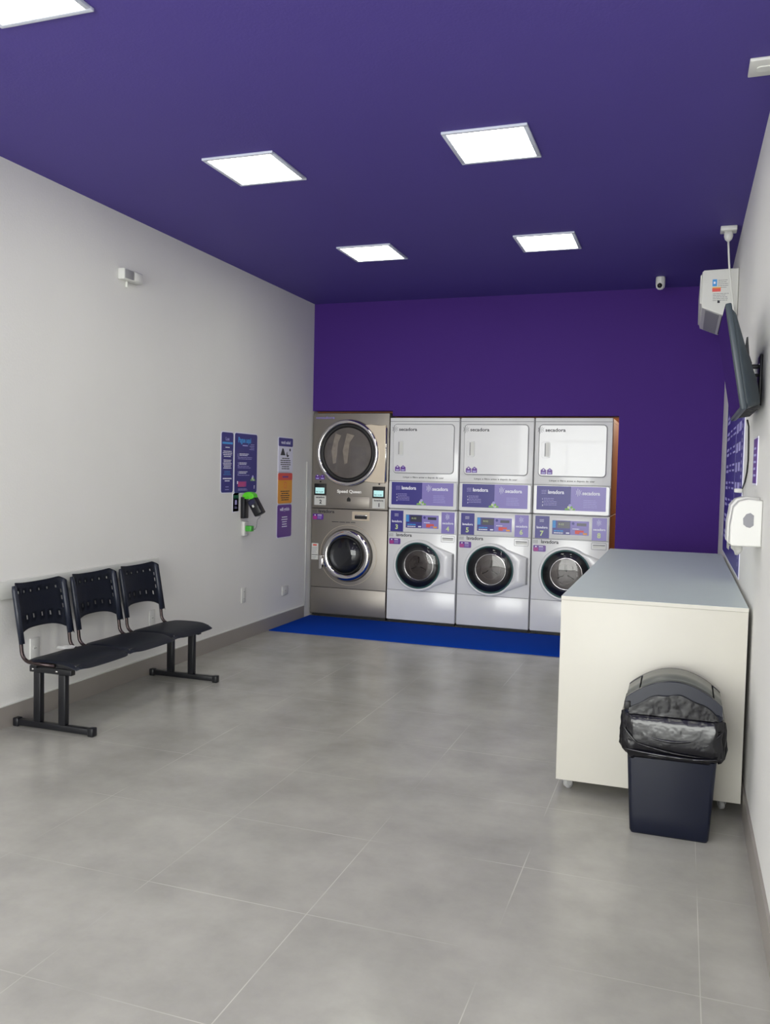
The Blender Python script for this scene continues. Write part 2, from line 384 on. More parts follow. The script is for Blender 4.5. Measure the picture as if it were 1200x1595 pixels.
def white_machine(nw, nd, loc, label, side=None):
    """stacked washer and dryer; front plane y=0, x from the left edge"""
    t = thing('stacked_washer_dryer', label, 'washing machine', loc, 0, 'white stacked washer dryers')
    Wd, dp = .684, .71
    # ---- washer body
    b = MB(); b.box(0, Wd, .0, dp, .03, 1.103, M_white, .006)
    b.box(.004, Wd-.004, -.0006, .001, .3185, .3225, M_seam)
    b.box(.004, Wd-.004, -.0006, .001, .8775, .8815, M_seam)
    for x in (.06, Wd-.06): b.lathe([(.02, 0), (.02, .03)], M_blk, (x, .06, 0), 'z', 12)
    for x in (.06, Wd-.06): b.lathe([(.02, 0), (.02, .03)], M_blk, (x, dp-.06, 0), 'z', 12)
    body = b.build('washer_body', t)
    MB().box(.01, Wd-.01, .03, .05, .004, .03, M_blk).build('plinth', t)
    MB().box(.003, Wd-.003, -.006, -.0005, .034, .3175, M_white, .002).build('lower_panel', t)
    # ---- washer door: teardrop ring with hinge tail on the right
    dc, dz, R = (.318, .572), 0, .247
    cx, cz = .318, .570
    pts = []
    a1 = math.radians(52)
    for i in range(41):
        a = a1+(2*math.pi-2*a1)*i/40; pts.append((cx+R*math.cos(a), cz+R*math.sin(a)))
    pts += [(.6565, .452), (.661, .46), (.661, .69), (.6565, .70)]
    wd = MB()
    # ring made by bridging the outer outline to the round glass hole
    n = len(pts); rg = .2155
    inner = []
    for p in pts:
        a = math.atan2(p[1]-cz, p[0]-cx); inner.append((cx+rg*math.cos(a), cz+rg*math.sin(a)))
    def ringv(P, y): return [wd.bm.verts.new((p[0], y, p[1])) for p in P]
    def shrink(P, k): return [(cx+(p[0]-cx)*k, cz+(p[1]-cz)*k) for p in P]
    layers = [ringv(pts, 0), ringv(pts, -.03), ringv(shrink(pts, .975), -.042), ringv([((p[0]*.3+q[0]*.7), (p[1]*.3+q[1]*.7)) for p, q in zip(pts, inner)], -.046), ringv(inner, -.038), ringv(inner, 0)]
    fs = []
    for A, B in zip(layers, layers[1:]):
        for i in range(n): fs.append(wd.bm.faces.new((A[i], A[(i+1) % n], B[(i+1) % n], B[i])))
    wd._tag(fs, M_white, True)
    door = wd.build('washer_door', t)
    MB().lathe([(.216, -.037), (.222, -.044), (.214, -.049), (.206, -.044), (.206, -.03), (.214, -.03)], M_teal, (cx, 0, cz), 'y', closed=True).build('gasket_ring', door)
    bw = MB().lathe([(.206, -.04), (.19, -.03), (.175, -.02), (.165, -.012), (.13, -.008), (0, -.006)], M_bowl, (cx, 0, cz))
    bw.lathe([(.138, -.0082), (.142, -.0135), (.147, -.0082)], M_chrome, (cx, 0, cz)).lathe([(.088, -.0088), (.092, -.012), (.096, -.0088)], M_drum, (cx, 0, cz))
    bw.lathe([(.137, -.0085), (.04, -.0098), (0, -.0098)], M_drumdark, (cx, 0, cz))
    for k in range(3):
        a = math.radians(90+120*k); dx, dz_ = math.cos(a), math.sin(a)
        bw.tube([(cx+dx*.02, -.014, cz+dz_*.02), (cx+dx*.085, -.014, cz+dz_*.085)], .006, M_drum, 8)
    bw.build('bowl', door)
    MB().lathe([(.2055, -.041), (.17, -.052), (.1, -.060), (0, -.063)], M_glass, (cx, 0, cz)).build('glass', door)
    MB().box(.652, .664, -.046, -.006, .452, .695, M_grey, .003).build('hinge', door)
    # ---- soap tray slot
    s = MB(); outline(s, rrect(.532, .664, .803, .866, .008), .003, -.0012, .001, M_seam)
    s.box(.545, .652, -.0015, .001, .818, .846, M_whitepl); s.box(.545, .652, -.004, .001, .84, .846, M_seam)
    s.build('soap_drawer', t)
    # ---- washer console
    c = MB(); c.box(.006, Wd-.006, -.008, .001, .884, 1.095, M_white, .004)
    c.build('control_console', t)
    c = MB(); c.box(.026, .154, -.0095, -.0078, .886, 1.088, M_navy)
    wave_icon(c, .066, 1.03, .04, .03, -.0095, M_prw)
    c.text('lavadora', .09, .975, .03, -.0098, M_prw, width=.1, bold=.03, align='CENTER')
    c.text(nw, .088, .91, .062, -.0098, M_ylwg, bold=.035, align='CENTER'); c.build('washer_number_label', t)
    c = MB(); c.box(.534, .662, -.0095, -.0078, .886, 1.088, M_lav)
    dry_icon(c, .576, 1.015, .04, .06, -.0095, M_prw)
    c.text('secadora', .598, .975, .03, -.0098, M_prw, width=.108, bold=.03, align='CENTER')
    c.text(nd, .596, .91, .062, -.0098, M_ylwg, bold=.03, align='CENTER'); c.build('dryer_number_label', t)
    c = MB(); outline(c, rrect(.165, .524, .894, 1.083, .012), .004, -.0105, -.0078, M_whitepl)
    c.box(.181, .343, -.0105, -.0078, .927, 1.053, M_navy).box(.343, .507, -.0105, -.0078, .927, 1.053, M_lav)
    c.box(.184, .212, -.0115, -.0105, .985, 1.051, M_bluep); c.box(.226, .338, -.0115, -.0105, .985, 1.045, M_lcd)
    c.text('0:32', .24, 1.012, .022, -.0118, M_ylwg, width=.045)
    c.box(.4, .484, -.0115, -.0105, 1.01, 1.035, M_lcd); c.disc(.367, 1.03, .012, -.0115, -.0105, M_navy, 16)
    lines(c, .196, .965, .105, 1, .01, .012, -.0105, M_bluep); lines(c, .196, .945, .085, 1, .01, .009, -.0105, M_prw)
    c.box(.305, .335, -.0115, -.0105, .936, .948, M_prw)
    lines(c, .362, .985, .07, 1, .01, .006, -.0105, M_prw)
    c.box(.385, .425, -.0115, -.0105, .938, .97, M_redp).box(.425, .462, -.0115, -.0105, .952, .97, M_redp).box(.456, .492, -.0115, -.0105, .934, .948, M_org)
    c.build('display_panel', t)
    c = MB(); wave_icon(c, .01, .834, .045, .032, -.0006, M_text); c.build('icon', t); c = MB()
    c.text('lavadora', .083, .84, .045, -.0006, M_text, width=.158, bold=.02); c.build('lettering', t)
    c = MB(); badge(c, .013, .762, .114, .058, -.0006); c.build('sticker', t)
    # ---- dryer
    d = MB(); d.box(0, Wd, -.004, dp, 1.11, 1.978, M_white, .006)
    d.box(.003, Wd-.003, -.0055, -.003, 1.9415, 1.9455, M_seam)
    d.box(.003, Wd-.003, -.0055, -.003, 1.3725, 1.3765, M_seam)
    d.build('dryer_body', t)
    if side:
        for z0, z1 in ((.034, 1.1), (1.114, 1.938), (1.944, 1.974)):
            MB().box(Wd-.002, Wd+.0025, .004, dp-.004, z0, z1, side).build('side_panel', t, label='side panel with warm back-room light painted in as brown')
    k = MB(); k.prism(rrect(.004, Wd-.004, 1.108, 1.37, .02), -.022, -.003, M_white, smooth=True, bev=.006)
    k.build('dryer_console', t)
    g = MB(); g.box(.034, .34, -.0235, -.0215, 1.146, 1.362, M_navy).box(.34, .648, -.0235, -.0215, 1.146, 1.362, M_lav)
    wave_icon(g, .078, 1.287, .045, .04, -.0235, M_prl); g.text('lavadora', .135, 1.294, .046, -.0238, M_prw, width=.145, bold=.035)
    for i, z in enumerate((1.25, 1.222, 1.193)): g.text(str(i+1), .085, z-.012, .018, -.0238, M_prw, bold=.04)
    lines(g, .098, 1.252, .12, 5, .0145, .004, -.0235, M_prl)
    dry_icon(g, .385, 1.275, .05, .07, -.0235, M_prw); g.text('secadora', .44, 1.29, .046, -.0238, M_prw, width=.155, bold=.035)
    lines(g, .452, 1.243, .13, 5, .0155, .004, -.0235, M_prl)
    pile(g, .335, 1.15, .042, -.0235); g.build('instruction_panel', t)
    dd = MB(); dd.prism(rrect(.04, .637, 1.452, 1.914, .035, 8), -.02, -.003, M_white, smooth=True, bev=.005)
    dr = dd.build('dryer_door', t)
    e = MB(); outline(e, rrect(.036, .641, 1.447, 1.919, .038, 8), .004, -.0058, -.003, M_seam); e.build('door_seal', dr)
    e = MB(); e.prism(rrect(.066, .143, 1.615, 1.762, .02), -.0245, -.0195, M_white, smooth=True, bev=.002)
    e.prism(rrect(.1, .138, 1.625, 1.754, .014), -.0252, -.0244, M_whitepl); e.box(.094, .1005, -.026, -.0244, 1.628, 1.748, M_seam)
    e.build('handle', dr)
    e = MB(); dry_icon(e, .03, 1.835, .055, .07, -.0202, M_seam); e.build('icon', dr); e = MB()
    e.text('secadora', .095, 1.853, .044, -.0204, M_text, width=.18, bold=.02); e.build('lettering', dr)
    e = MB(); basket_icons(e, .062, 1.467, .05, -.0202); e.build('sticker', dr)
    e = MB(); e.text('Limpe o filtro antes e depois de usar', .14, 1.404, .022, -.0045, M_text, width=.405, bold=.01); e.build('filter_notice', t)
    return t
YM = 7.82
white_machine('3', '4', (-2.68, YM, 0), 'white stacked washer and dryer numbered 3, beside the stainless steel machine')
white_machine('5', '6', (-1.981, YM, 0), 'white stacked washer and dryer numbered 5, middle one of the three white stacks')
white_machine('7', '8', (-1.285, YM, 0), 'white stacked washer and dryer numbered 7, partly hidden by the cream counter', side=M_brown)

def steel_machine():
    t = thing('steel_washer_dryer', 'tall stainless steel stacked washer and dryer in the left corner, chrome round doors', 'washing machine', (-3.492, YM, 0))
    Wd, dp = .802, .73
    b = MB(); b.box(0, Wd, 0, dp, .03, 1.078, M_steel, .004)
    b.box(.003, Wd-.003, -.0006, .001, .293, .298, M_dark)
    for x in (.07, Wd-.07):
        for y in (.06, dp-.06): b.lathe([(.02, 0), (.02, .03)], M_blk, (x, y, 0), 'z', 12)
    b.build('washer_body', t)
    MB().box(.01, Wd-.01, .03, .05, .004, .03, M_blk).build('plinth', t)
    MB().box(.004, Wd-.004, -.005, -.0005, .036, .292, M_steel, .002).build('lower_panel', t)
    d = MB(); d.box(0, Wd, -.001, dp, 1.084, 2.022, M_steel, .004); d.build('dryer_body', t)
    # dryer door: square hinge plate on the right + chrome ring
    cx, cz = .385, 1.634
    p = []
    for i in range(33):
        a = math.radians(58+ (360-116)*i/32); p.append((cx+.322*math.cos(a), cz+.322*math.sin(a)))
    p += [(.62, 1.352), (.70, 1.345), (.775, 1.345), (.775, 1.905), (.70, 1.905), (.62, 1.915)]
    m = MB(); m.prism(p, -.03, -.002, M_steel2, bev=.004); dr = m.build('dryer_door', t)
    m = MB(); m.lathe([(.326, -.03), (.326, -.036), (.318, -.05), (.298, -.052), (.286, -.044), (.283, -.03)], M_chrome, (cx, 0, cz), closed=True); m.build('door_ring', dr)
    m = MB(); m.lathe([(.285, -.031), (.285, -.045), (.27, -.05), (.25, -.046), (.246, -.0315)], M_blk, (cx, 0, cz), closed=True); m.build('gasket', dr)
    m = MB(); m.disc(cx, cz, .25, -.033, -.0305, M_drumback, 56); 
    for (a, b, q) in ((-.15, .08, M_whitepl), (-.03, .1, M_whitepl)):
        m.prism([(cx+a, cz-.11), (cx+a+.03, cz-.1), (cx+a+.05, cz+.1), (cx+a+b, cz+.17), (cx+a+.02, cz+.19), (cx+a-.02, cz+.02)], -.036, -.033, M_doorrefl, bev=.001)  # pale shapes imitate reflections seen in the glass
    m.build('drum_back', dr)
    MB().lathe([(.248, -.046), (.15, -.0475), (0, -.048)], M_glass, (cx, 0, cz)).build('glass', dr)
    m = MB(); m.tube([(.782, -.03, 1.36), (.782, -.03, 1.88)], .009, M_chrome, 12); m.build('hinge', dr)
    m = MB(); outline(m, [(.328*math.cos(q*math.pi/30)+cx, .328*math.sin(q*math.pi/30)+cz) for q in range(60)], .006, -.006, -.001, M_blk); m.build('door_seal', dr)
    m = MB(); m.text('secadora', .03, 1.968, .034, -.0015, M_lav, width=.2, bold=.02); m.build('lettering', t)
    m = MB(); basket_icons(m, .033, 1.366, .047, -.001); m.build('sticker', t)
    for x, z in ((.09, 1.346), (.711, 1.337)): MB().disc(x, z, .009, -.004, -.001, M_blk, 14).build('button', t)
    for (x0, x1, z0, z1, num, nm) in ((.028, .152, 1.213, 1.325, '2', 'secadora'), (.645, .772, 1.2, 1.312, '1', 'lavadora')):
        m = MB(); m.box(x0, x1, -.014, -.001, z0, z1, M_blk, .003); m.box(x0+.014, x1-.014, -.0148, -.0135, z0+.015, z1-.038, M_screenlit)
        m.text('R$ 16,00', x0+.022, z0+.024, .022, -.015, M_teal, width=.075); m.build('payment_display', t)
        m = MB(); m.box(x0-.002, x1, -.0025, -.001, z0-.1, z0-.004, M_whitepl); m.text(nm, (x0+x1)/2, z0-.03, .022, -.003, M_text, width=.095, bold=.03, align='CENTER')
        m.text(num, (x0+x1)/2+.004, z0-.084, .052, -.003, M_text, bold=.035, align='CENTER'); m.build('number_label', t)
    m = MB(); m.text('Speed Queen', .27, 1.242, .042, -.002, M_prwhite, width=.255, bold=.04); m.build('badge', t)
    m = MB(); m.box(.183, .615, -.005, -.0005, 1.1, 1.21, M_steel, .003); fd = m.build('filter_drawer', t)
    m = MB(); m.prism([(.378, 1.158), (.416, 1.158), (.416, 1.185), (.397, 1.202), (.378, 1.185)], -.01, -.004, M_blk); m.build('lock', fd)
    # washer front
    m = MB(); wave_icon(m, .012, 1.035, .045, .03, -.0006, M_text); m.build('icon', t); m = MB(); m.text('lavadora', .074, 1.038, .046, -.0006, M_text, width=.17, bold=.02); m.build('lettering', t)
    m = MB(); badge(m, .012, .967, .115, .058, -.0006); m.build('sticker', t)
    m = MB(); lines(m, .22, .955, .32, 1, .01, .006, -.0006, M_text); m.build('notice', t)
    m = MB(); m.prism(rrect(.434, .617, .974, 1.062, .006), -.004, -.0005, M_steel2, bev=.001); m.prism(rrect(.462, .592, .99, 1.022, .008), -.0055, -.0035, M_blk)
    m.box(.462, .592, -.009, -.0035, 1.02, 1.03, M_chrome, .003); m.build('soap_drawer', t)
    m = MB(); m.box(.005, .078, -.0018, -.0005, .567, .73, M_whitepl).box(.02, .062, -.0024, -.0018, .705, .72, M_redp).box(.008, .074, -.0024, -.0018, .612, .618, M_text)
    lines(m, .012, .69, .058, 5, .013, .003, -.0018, M_seam); lines(m, .012, .6, .05, 3, .011, .003, -.0018, M_seam); m.build('warning_label', t)
    cx, cz = .4, .627
    m = MB(); outline(m, [(.3*math.cos(q*math.pi/40)+cx, .3*math.sin(q*math.pi/40)+cz) for q in range(80)], .003, -.003, -.0005, M_steel2)
    m.lathe([(.262, -.0005), (.262, -.012), (.256, -.012)], M_blk, (cx-.004, 0, cz)); m.build('door_seat', t)
    m = MB(); m.lathe([(.25, -.008), (.256, -.03), (.245, -.05), (.222, -.058), (.2, -.052), (.188, -.04), (.182, -.02), (.21, -.008)], M_chrome, (cx-.006, 0, cz), closed=True); dr = m.build('washer_door', t)
    m = MB(); m.lathe([(.19, -.04), (.186, -.052), (.17, -.05), (.168, -.03)], M_blk, (cx-.02, 0, cz), closed=True); m.build('gasket', dr)
    m = MB(); m.lathe([(.182, -.034), (.16, -.022), (.13, -.014), (0, -.012)], M_bowl, (cx-.02, 0, cz)); m.build('bowl', dr)
    MB().lathe([(.171, -.045), (.13, -.066), (.07, -.078), (0, -.082)], M_glass, (cx-.02, 0, cz)).build('glass', dr)
    m = MB(); m.prism(rrect(.118, .148, .484, .62, .008), -.075, -.035, M_chrome, bev=.003); m.box(.14, .2, -.05, -.03, .52, .59, M_chrome, .004); m.build('handle', dr)
steel_machine()
tag(MB().box(XL+.016, -.885, 6.905, 7.80, .0005, .007, M_mat, .002).build('floor_mat'), 'long bright blue mat on the floor in front of the machines', 'mat')

# ------------------------------------------------------------------ counter
cX0, cX1, cY0, cY1 = -.506, .287, 3.95, 6.72
ct = thing('folding_counter', 'large cream counter with grey top on small casters, against the right wall', 'counter', (cX0, cY0, 0))
wx, wy = cX1-cX0, cY1-cY0
MB().box(0, .018, .0185, wy-.0185, .062, .893, M_cream, .001).build('side_panel', ct)
MB().box(wx-.018, wx, .0185, wy-.0185, .062, .893, M_cream, .001).build('side_panel', ct)
MB().box(0, wx, 0, .018, .059, .8935, M_cream, .001).build('front_panel', ct)
MB().box(0, wx, wy-.018, wy, .059, .8935, M_cream, .001).build('back_panel', ct)
MB().box(.018, wx-.018, .018, wy-.018, .062, .08, M_cream).build('bottom_panel', ct)
tp = MB().box(0, wx, 0, wy, .8945, .912, M_top); tp.build('top', ct)
MB().box(-.0006, wx+.0006, -.0008, .0, .8945, .9115, M_cream).build('edge_banding', ct)
def caster(x, y, a):
    m = MB(); m.lathe([(.012, .046), (.02, .05), (.02, .059)], M_chrome, (0, 0, 0), 'z', 16)
    m.prism([(-.008, .046), (.01, .046), (.026, .03), (.022, .018), (.012, .014), (-.004, .03)], -.014, -.011, M_clear).prism([(-.008, .046), (.01, .046), (.026, .03), (.022, .018), (.012, .014), (-.004, .03)], .011, .014, M_clear)
    c = m.build('caster', ct, loc=(x, y, 0), rot=(0, 0, a))
    MB().lathe([(.004, -.009), (.0225, -.009), (.0235, -.006), (.0235, .006), (.0225, .009), (.004, .009)], M_clear, (.014, 0, .0235), 'y', 20).build('wheel', c)
for x, y, a in ((.04, .06, .8), (wx-.07, .06, 1.9), (.04, wy-.06, .3), (wx-.07, wy-.06, 2.4)): caster(x, y, a)

# ------------------------------------------------------------------ waste bin
bt = thing('waste_bin', 'dark plastic bin with black bag and domed swing lid in front of the cream counter', 'bin', (-.003, 3.725, 0))
def loft(rings, m, caps=True, name=None):
    mb = MB(); R_ = [[mb.bm.verts.new(p) for p in rg] for rg in rings]; fs = []
    for A, B in zip(R_, R_[1:]):
        n = len(A)
        for i in range(n): fs.append(mb.bm.faces.new((A[i], A[(i+1) % n], B[(i+1) % n], B[i])))
    if caps: fs.append(mb.bm.faces.new(R_[0])); fs.append(mb.bm.faces.new(R_[-1]))
    mb._tag(fs, m, True); return mb
def rr3(hx, hy, z, rad, n=6): return [(x, y, z) for x, y in rrect(-hx, hx, -hy, hy, rad, n)]
body = loft([rr3(.148, .112, 0, .012), rr3(.1535, .115, .01, .015), rr3(.158, .118, .08, .016), rr3(.174, .13, .36, .02), rr3(.182, .136, .5, .022)], M_bin)
bo = body.build('body', bt); bo.data.polygons.foreach_set('use_smooth', [abs(p.normal.z) < .5 for p in bo.data.polygons])
# bag: wrinkled skirt folded over the rim
rnd = random.Random(3)
rings = []; NB = 120
prof = [(.485, .004, 0), (.505, .008, .2), (.5, .016, .5), (.47, .021, .9), (.43, .026, 1), (.39, .032, 1), (.355, .030, 1.1), (.335, .016, .8), (.33, .006, .3), (.342, .002, 0)]
ph = [rnd.random()*6.28 for _ in range(8)]
for (z, off, wr) in prof:
    k = (z-.36)/(.5-.36); hx = .174+.008*k; hy = .13+.006*k
    base = rrect(-hx-off, hx+off, -hy-off, hy+off, .03+off, 29)
    rg = []
    for i, (x, y) in enumerate(base):
        a = 2*math.pi*i/len(base)
        w = (math.sin(5*a+ph[0]+z*30)*.004 + math.sin(11*a+ph[1]-z*52)*.003+math.sin(23*a+ph[2]+z*70)*.0016+math.sin(37*a+ph[3]-z*90)*.001)*wr
        L_ = math.hypot(x, y); dz_ = (math.sin(3*a+ph[4])*.010+math.sin(8*a+ph[5])*.005)*(1 if z < .36 else .3)
        rg.append((x*(1+w/L_), y*(1+w/L_), z+dz_))
    rings.append(rg)
bag = loft(rings, M_bag, caps=False)
# swags: long diagonal folds across the front
for (x0, z0, x1, z1, sag, rd) in ((-.16, .47, .17, .475, .055, .0035), (-.15, .44, .19, .47, .075, .004), (-.17, .40, .12, .36, .02, .003), (-.19, .362, .17, .35, .012, .005), (-.1, .345, .19, .36, .012, .004), (.12, .4, .19, .47, .01, .003), (-.19, .45, -.12, .38, .01, .003)):
    pts = []
    for i in range(15):
        q = i/14; x = x0+(x1-x0)*q; z = z0+(z1-z0)*q-sag*4*q*(1-q)*.6
        k = (z-.36)/.14; off = .004+.026*max(0, min(1, (.5-z)/.11))
        pts.append((x, -(.13+.006*k)-off-.001, z))
    bag.tube(pts, [1.5*rd*math.sin(math.pi*(i+.5)/15)+.0006 for i in range(15)], M_bag, 8)
bag.build('bin_bag', bt)
# lid: rim, arched hood open at the front edge, swing flap
def arch(x, top=.645, base=.548, hw=.182): return base+(top-base)*math.cos(x/hw*math.pi/2*.93)**.8
xs = [-.184+.368*i/32 for i in range(33)]
rim = loft([rr3(.185, .139, .488, .024), rr3(.189, .142, .50, .026), rr3(.189, .142, .518, .026), rr3(.184, .138, .53, .024)], M_bin); rim.build('lid_rim', bt)
h = MB()
def hood(mb, x0, x1, y0, y1, dz0, dz1, m, n=28):
    X = [x0+(x1-x0)*i/n for i in range(n+1)]
    lower = [(x, arch(x)+dz0) for x in X]; upper = [(x, arch(x)+dz1) for x in X]
    mb.prism(lower+upper[::-1], y0, y1, m, smooth=True)
bf = MB()
X_ = [-.172+.344*i/30 for i in range(31)]
bf.prism([(x, .492) for x in X_]+[(x, arch(x)-.052+.004*math.sin(x*60)) for x in reversed(X_)], -.1425, -.1345, M_bag, smooth=True, bev=.002)
bf.build('bag_flap', bt)
# end walls (front and back faces under the arch)
hood_low = [(-.184, .525), (.184, .525)] + [(x, arch(x)-.018) for x in reversed(xs)]
h.prism(hood_low, -.134, -.122, M_bin, smooth=False); h.prism(hood_low, .122, .134, M_bin)
hood(h, -.184, .184, -.138, -.108, -.02, .0, M_bin); hood(h, -.184, .184, .108, .138, -.02, .0, M_bin)
hood(h, -.184, -.135, -.108, .108, -.02, -.001, M_lid); hood(h, .155, .184, -.108, .108, -.02, -.001, M_lid)
h.build('lid_hood', bt)
fl = MB(); hood(fl, -.128, .148, -.1, .1, -.012, .004, M_lid); fl.build('swing_flap', bt, label='swing flap with reflected light painted in as grey')
pi_ = MB(); pi_.box(-.19, -.165, -.14, .0, .515, .55, M_blk, .004); pi_.build('lid_hinge', bt)

# ------------------------------------------------------------------ three seat bench
bench = thing('waiting_bench', 'black three-seat metal bench with perforated plastic backs by the left white wall', 'bench', (-3.2, 4.43, 0))
def sqtube(mb, p, q, w, h_, m):
    p, q = Vector(p), Vector(q); d = (q-p).normalized(); L_ = (q-p).length
    mt = Matrix.Translation((p+q)/2) @ d.to_track_quat('X', 'Z').to_matrix().to_4x4()
    mb.box(-L_/2, L_/2, -w/2, w/2, -h_/2, h_/2, m, .003, mtx=mt)
for y in (-.645, .645):
    lg = MB(); sqtube(lg, (-.255, y, .025), (.235, y, .025), .035, .034, M_blackmt)
    L = lg.build('leg_frame', bench)
    for x in (-.26, .24): MB().box(x-.018, x+.018, y-.021, y+.021, 0, .048, M_blackmt, .006).build('foot_cap', L)
    for x in (-.115, .052): MB().box(x-.0225, x+.0225, y-.0175, y+.0175, .042, .318, M_blackmt, .003).build('upright', L)
    m = MB(); sqtube(m, (-.165, y, .335), (.115, y, .335), .035, .034, M_blackmt)
    for x in (-.14, .02): m.lathe([(.006, -.022), (.006, .022)], M_chrome, (x, y, .335), 'y', 10)
    m.build('cross_bar', L)
m = MB(); sqtube(m, (.11, -.67, .362), (.11, .66, .362), .04, .03, M_blackmt); m.build('beam', bench)
m = MB(); sqtube(m, (-.115, -.69, .362), (-.115, .66, .362), .04, .03, M_blackmt); m.build('beam', bench)
def grid_shell(fn, us, vs, hole, m, th):
    mb = MB(); V = [[mb.bm.verts.new(fn(a, b)) for b in vs] for a in us]; fs = []
    for i in range(len(us)-1):
        for j in range(len(vs)-1):
            if hole((us[i]+us[i+1])/2, (vs[j]+vs[j+1])/2): continue
            fs.append(mb.bm.faces.new((V[i][j], V[i+1][j], V[i+1][j+1], V[i][j+1])))
    mb._tag(fs, m, True)
    bmesh.ops.solidify(mb.bm, geom=fs, thickness=th)
    mb._tag(mb.bm.faces, m, True)
    return mb
def seat_unit(yc):
    # seat pan: rounded square, dipping at rear, waterfall front; x: -.13 (rear) .. +.30 (front)
    hw = .2325
    def fn(a, b):   # a across (-1..1), b 0 rear..1 front
        t = max(0, b-.7)/.3; q = max(0, b-.45)/.55; s_ = max(0, .2-b)/.2; e = max(0, abs(a)-.55)/.45
        y = a*hw*(1-.05*q**4-.07*s_*s_)
        x = -.15+.388*b - .04*q*e**3 + .03*s_*e**2
        z = .400+.004*(1-a*a)*-1 + .013*math.sin(b*math.pi)*(1-.3*a*a) - .022*t*t - .010*(max(0, abs(a)-.88)/.12)**2 - .006*s_
        return (x, yc+y, z)
    us = [-1+2*i/32 for i in range(33)]; vs = [i/24 for i in range(25)]
    o = grid_shell(fn, us, vs, lambda a, b: False, M_blackpl, .016).build('seat', bench)
    md = o.modifiers.new('bevel', 'BEVEL'); md.width = .003; md.segments = 2
    MB().box(-.10, .19, yc-.212, yc+.205, .368, .395, M_blackmt, .004).build('seat_support', bench)
    # back frame: a tube rising from under the seat at each rear corner
    for s_ in (-1, 1):
        fr_ = MB(); yy = yc-.03+s_*.193
        pts = [(.06, yy*1.0, .383), (-.08, yy, .386)]
        for k in range(7):
            a = math.radians(-90+k*14); pts.append((-.045-.055*math.cos(math.pi/2+math.radians(k*14)) if False else -.10-.06*math.sin(math.radians(k*14)), yy, .447-.06*math.cos(math.radians(k*14))))
        pts += [(-.172, yy, .55), (-.194, yy, .68), (-.211, yy, .785)]
        fr_.tube(pts, .0105, M_tube, 10)
        fr_.build('back_tube', bench)
    # backrest
    hb = .211
    slots = sorted([-.72, -.44, -.16, .16, .44, .72]); sw = .045
    cols = [-1, -.965, -.90]
    us = {-1.0, -.96, -.88, 1.0, .96, .88, 0.0, .3, -.3, .58, -.58}
    for q in slots: us |= {round(q-sw/2, 4), round(q+sw/2, 4)}
    side = .86
    us |= {side-.02, side+.02, -side-.02, -side+.02}
    us = sorted(us); vs = sorted({0, .03, .08, .20, .29, .35, .38, .46, .54, .62, .68, .75, .78, .83, .92, .97, 1.0})
    def top(a): return .806 + .012*abs(a)**3 - .008*(1-a*a) - .03*(max(0, abs(a)-.8)/.2)**2
    def bot(a): return .475 + .075*(1-abs(a)**3.2)**.6*1.0
    def fn(a, b):
        z0, z1 = bot(a), top(a); z = z0+(z1-z0)*b
        x = -.163-(z-.5)*.17 - .04*(1-a*a) + (.018*max(0, (abs(a)-.86)/.14))
        return (x, yc-.03+a*hb*(1-.03*b), z)
    def hole(a, b):
        if any(abs(a-q) < sw/2 for q in slots): return .78 < b < .88 and .83 > 0 and (.78 < b < .83) or (.20 < b < .29 and abs(a) < .8)
        if abs(abs(a)-side) < .02: return (.38 < b < .46) or (.54 < b < .62)or (.68 < b < .75)
        return False
    o = grid_shell(fn, us, vs, hole, M_blackpl, .007).build('backrest', bench)
    for s_ in (-1, 1):   # side sleeves that hug the tubes
        y0 = yc-.03+s_*.193; ed = MB()
        pts = [(-.158, y0, .482), (-.187, y0, .65), (-.209, y0, .77), (-.215, y0, .795)]
        ed.tube(pts, [.0155, .0165, .015, .01], M_blackpl, 12)
        ed.build('sleeve', o)
for yc in (-.503, -.037, .429): seat_unit(yc)
for i, xx in enumerate((-.06, .08)): pass
# crumpled tissue lying on the nearest seat
tm = MB(); rnd = random.Random(9); gv = [[tm.bm.verts.new((.1*(i/6-.5), .085*(j/5-.5), .012+.014*rnd.random()*(1 if 0 < i < 6 and 0 < j < 5 else .2))) for j in range(6)] for i in range(7)]
fs = [tm.bm.faces.new((gv[i][j], gv[i+1][j], gv[i+1][j+1], gv[i][j+1])) for i in range(6) for j in range(5)]
tm._tag(fs, M_paper); bmesh.ops.solidify(tm.bm, geom=fs, thickness=.001)
tag(tm.build('paper_tissue', loc=(-3.29, 3.97, .408), rot=(0, 0, .5)), 'crumpled white tissue lying on the bench seat nearest the camera', 'tissue')
# ------------------------------------------------------------------ left wall fittings
LW = XL+.0002
rl = MB(); rl.box(0, .018, 2.2, 5.18, -.052, .052, M_rail, .004)
for y in (2.5, 3.66, 5.05): rl.lathe([(.006, .0175), (.006, .0185)], M_blk, (0, y, 0), 'x', 10)
tag(rl.build('wall_bumper_rail', loc=(XL, 0, .764)), 'long white bumper board screwed to the left wall behind the bench', 'wall rail')
LR = math.radians(90)
def outlet(y, z, w, h_, label, double=False):
    t = thing('wall_outlet', label, 'outlet', (XL, y, z), LR, 'white outlets low on the left wall')
    MB().box(-w/2, w/2, -.009, 0, -h_/2, h_/2, M_whitepl, .003).build('cover_plate', t)
    m = MB()
    for zz in ((-.03, .03) if double else (0,)):
        m.prism([(.018*math.cos(k*math.pi/3), zz+.014*math.sin(k*math.pi/3)) for k in range(6)], -.011, -.008, M_rail)
        for dx in (-.008, 0, .008): m.disc(dx, zz, .0024, -.0115, -.0105, M_blk, 8)
    m.build('socket', t); return t
outlet(3.96, .40, .075, .12, 'white outlet under the first backrest of the bench, nearest the camera')
outlet(5.115, .395, .07, .115, 'white outlet behind the farthest bench seat')
outlet(6.445, .382, .075, .13, 'white double outlet low on the wall below the payment terminal', True)
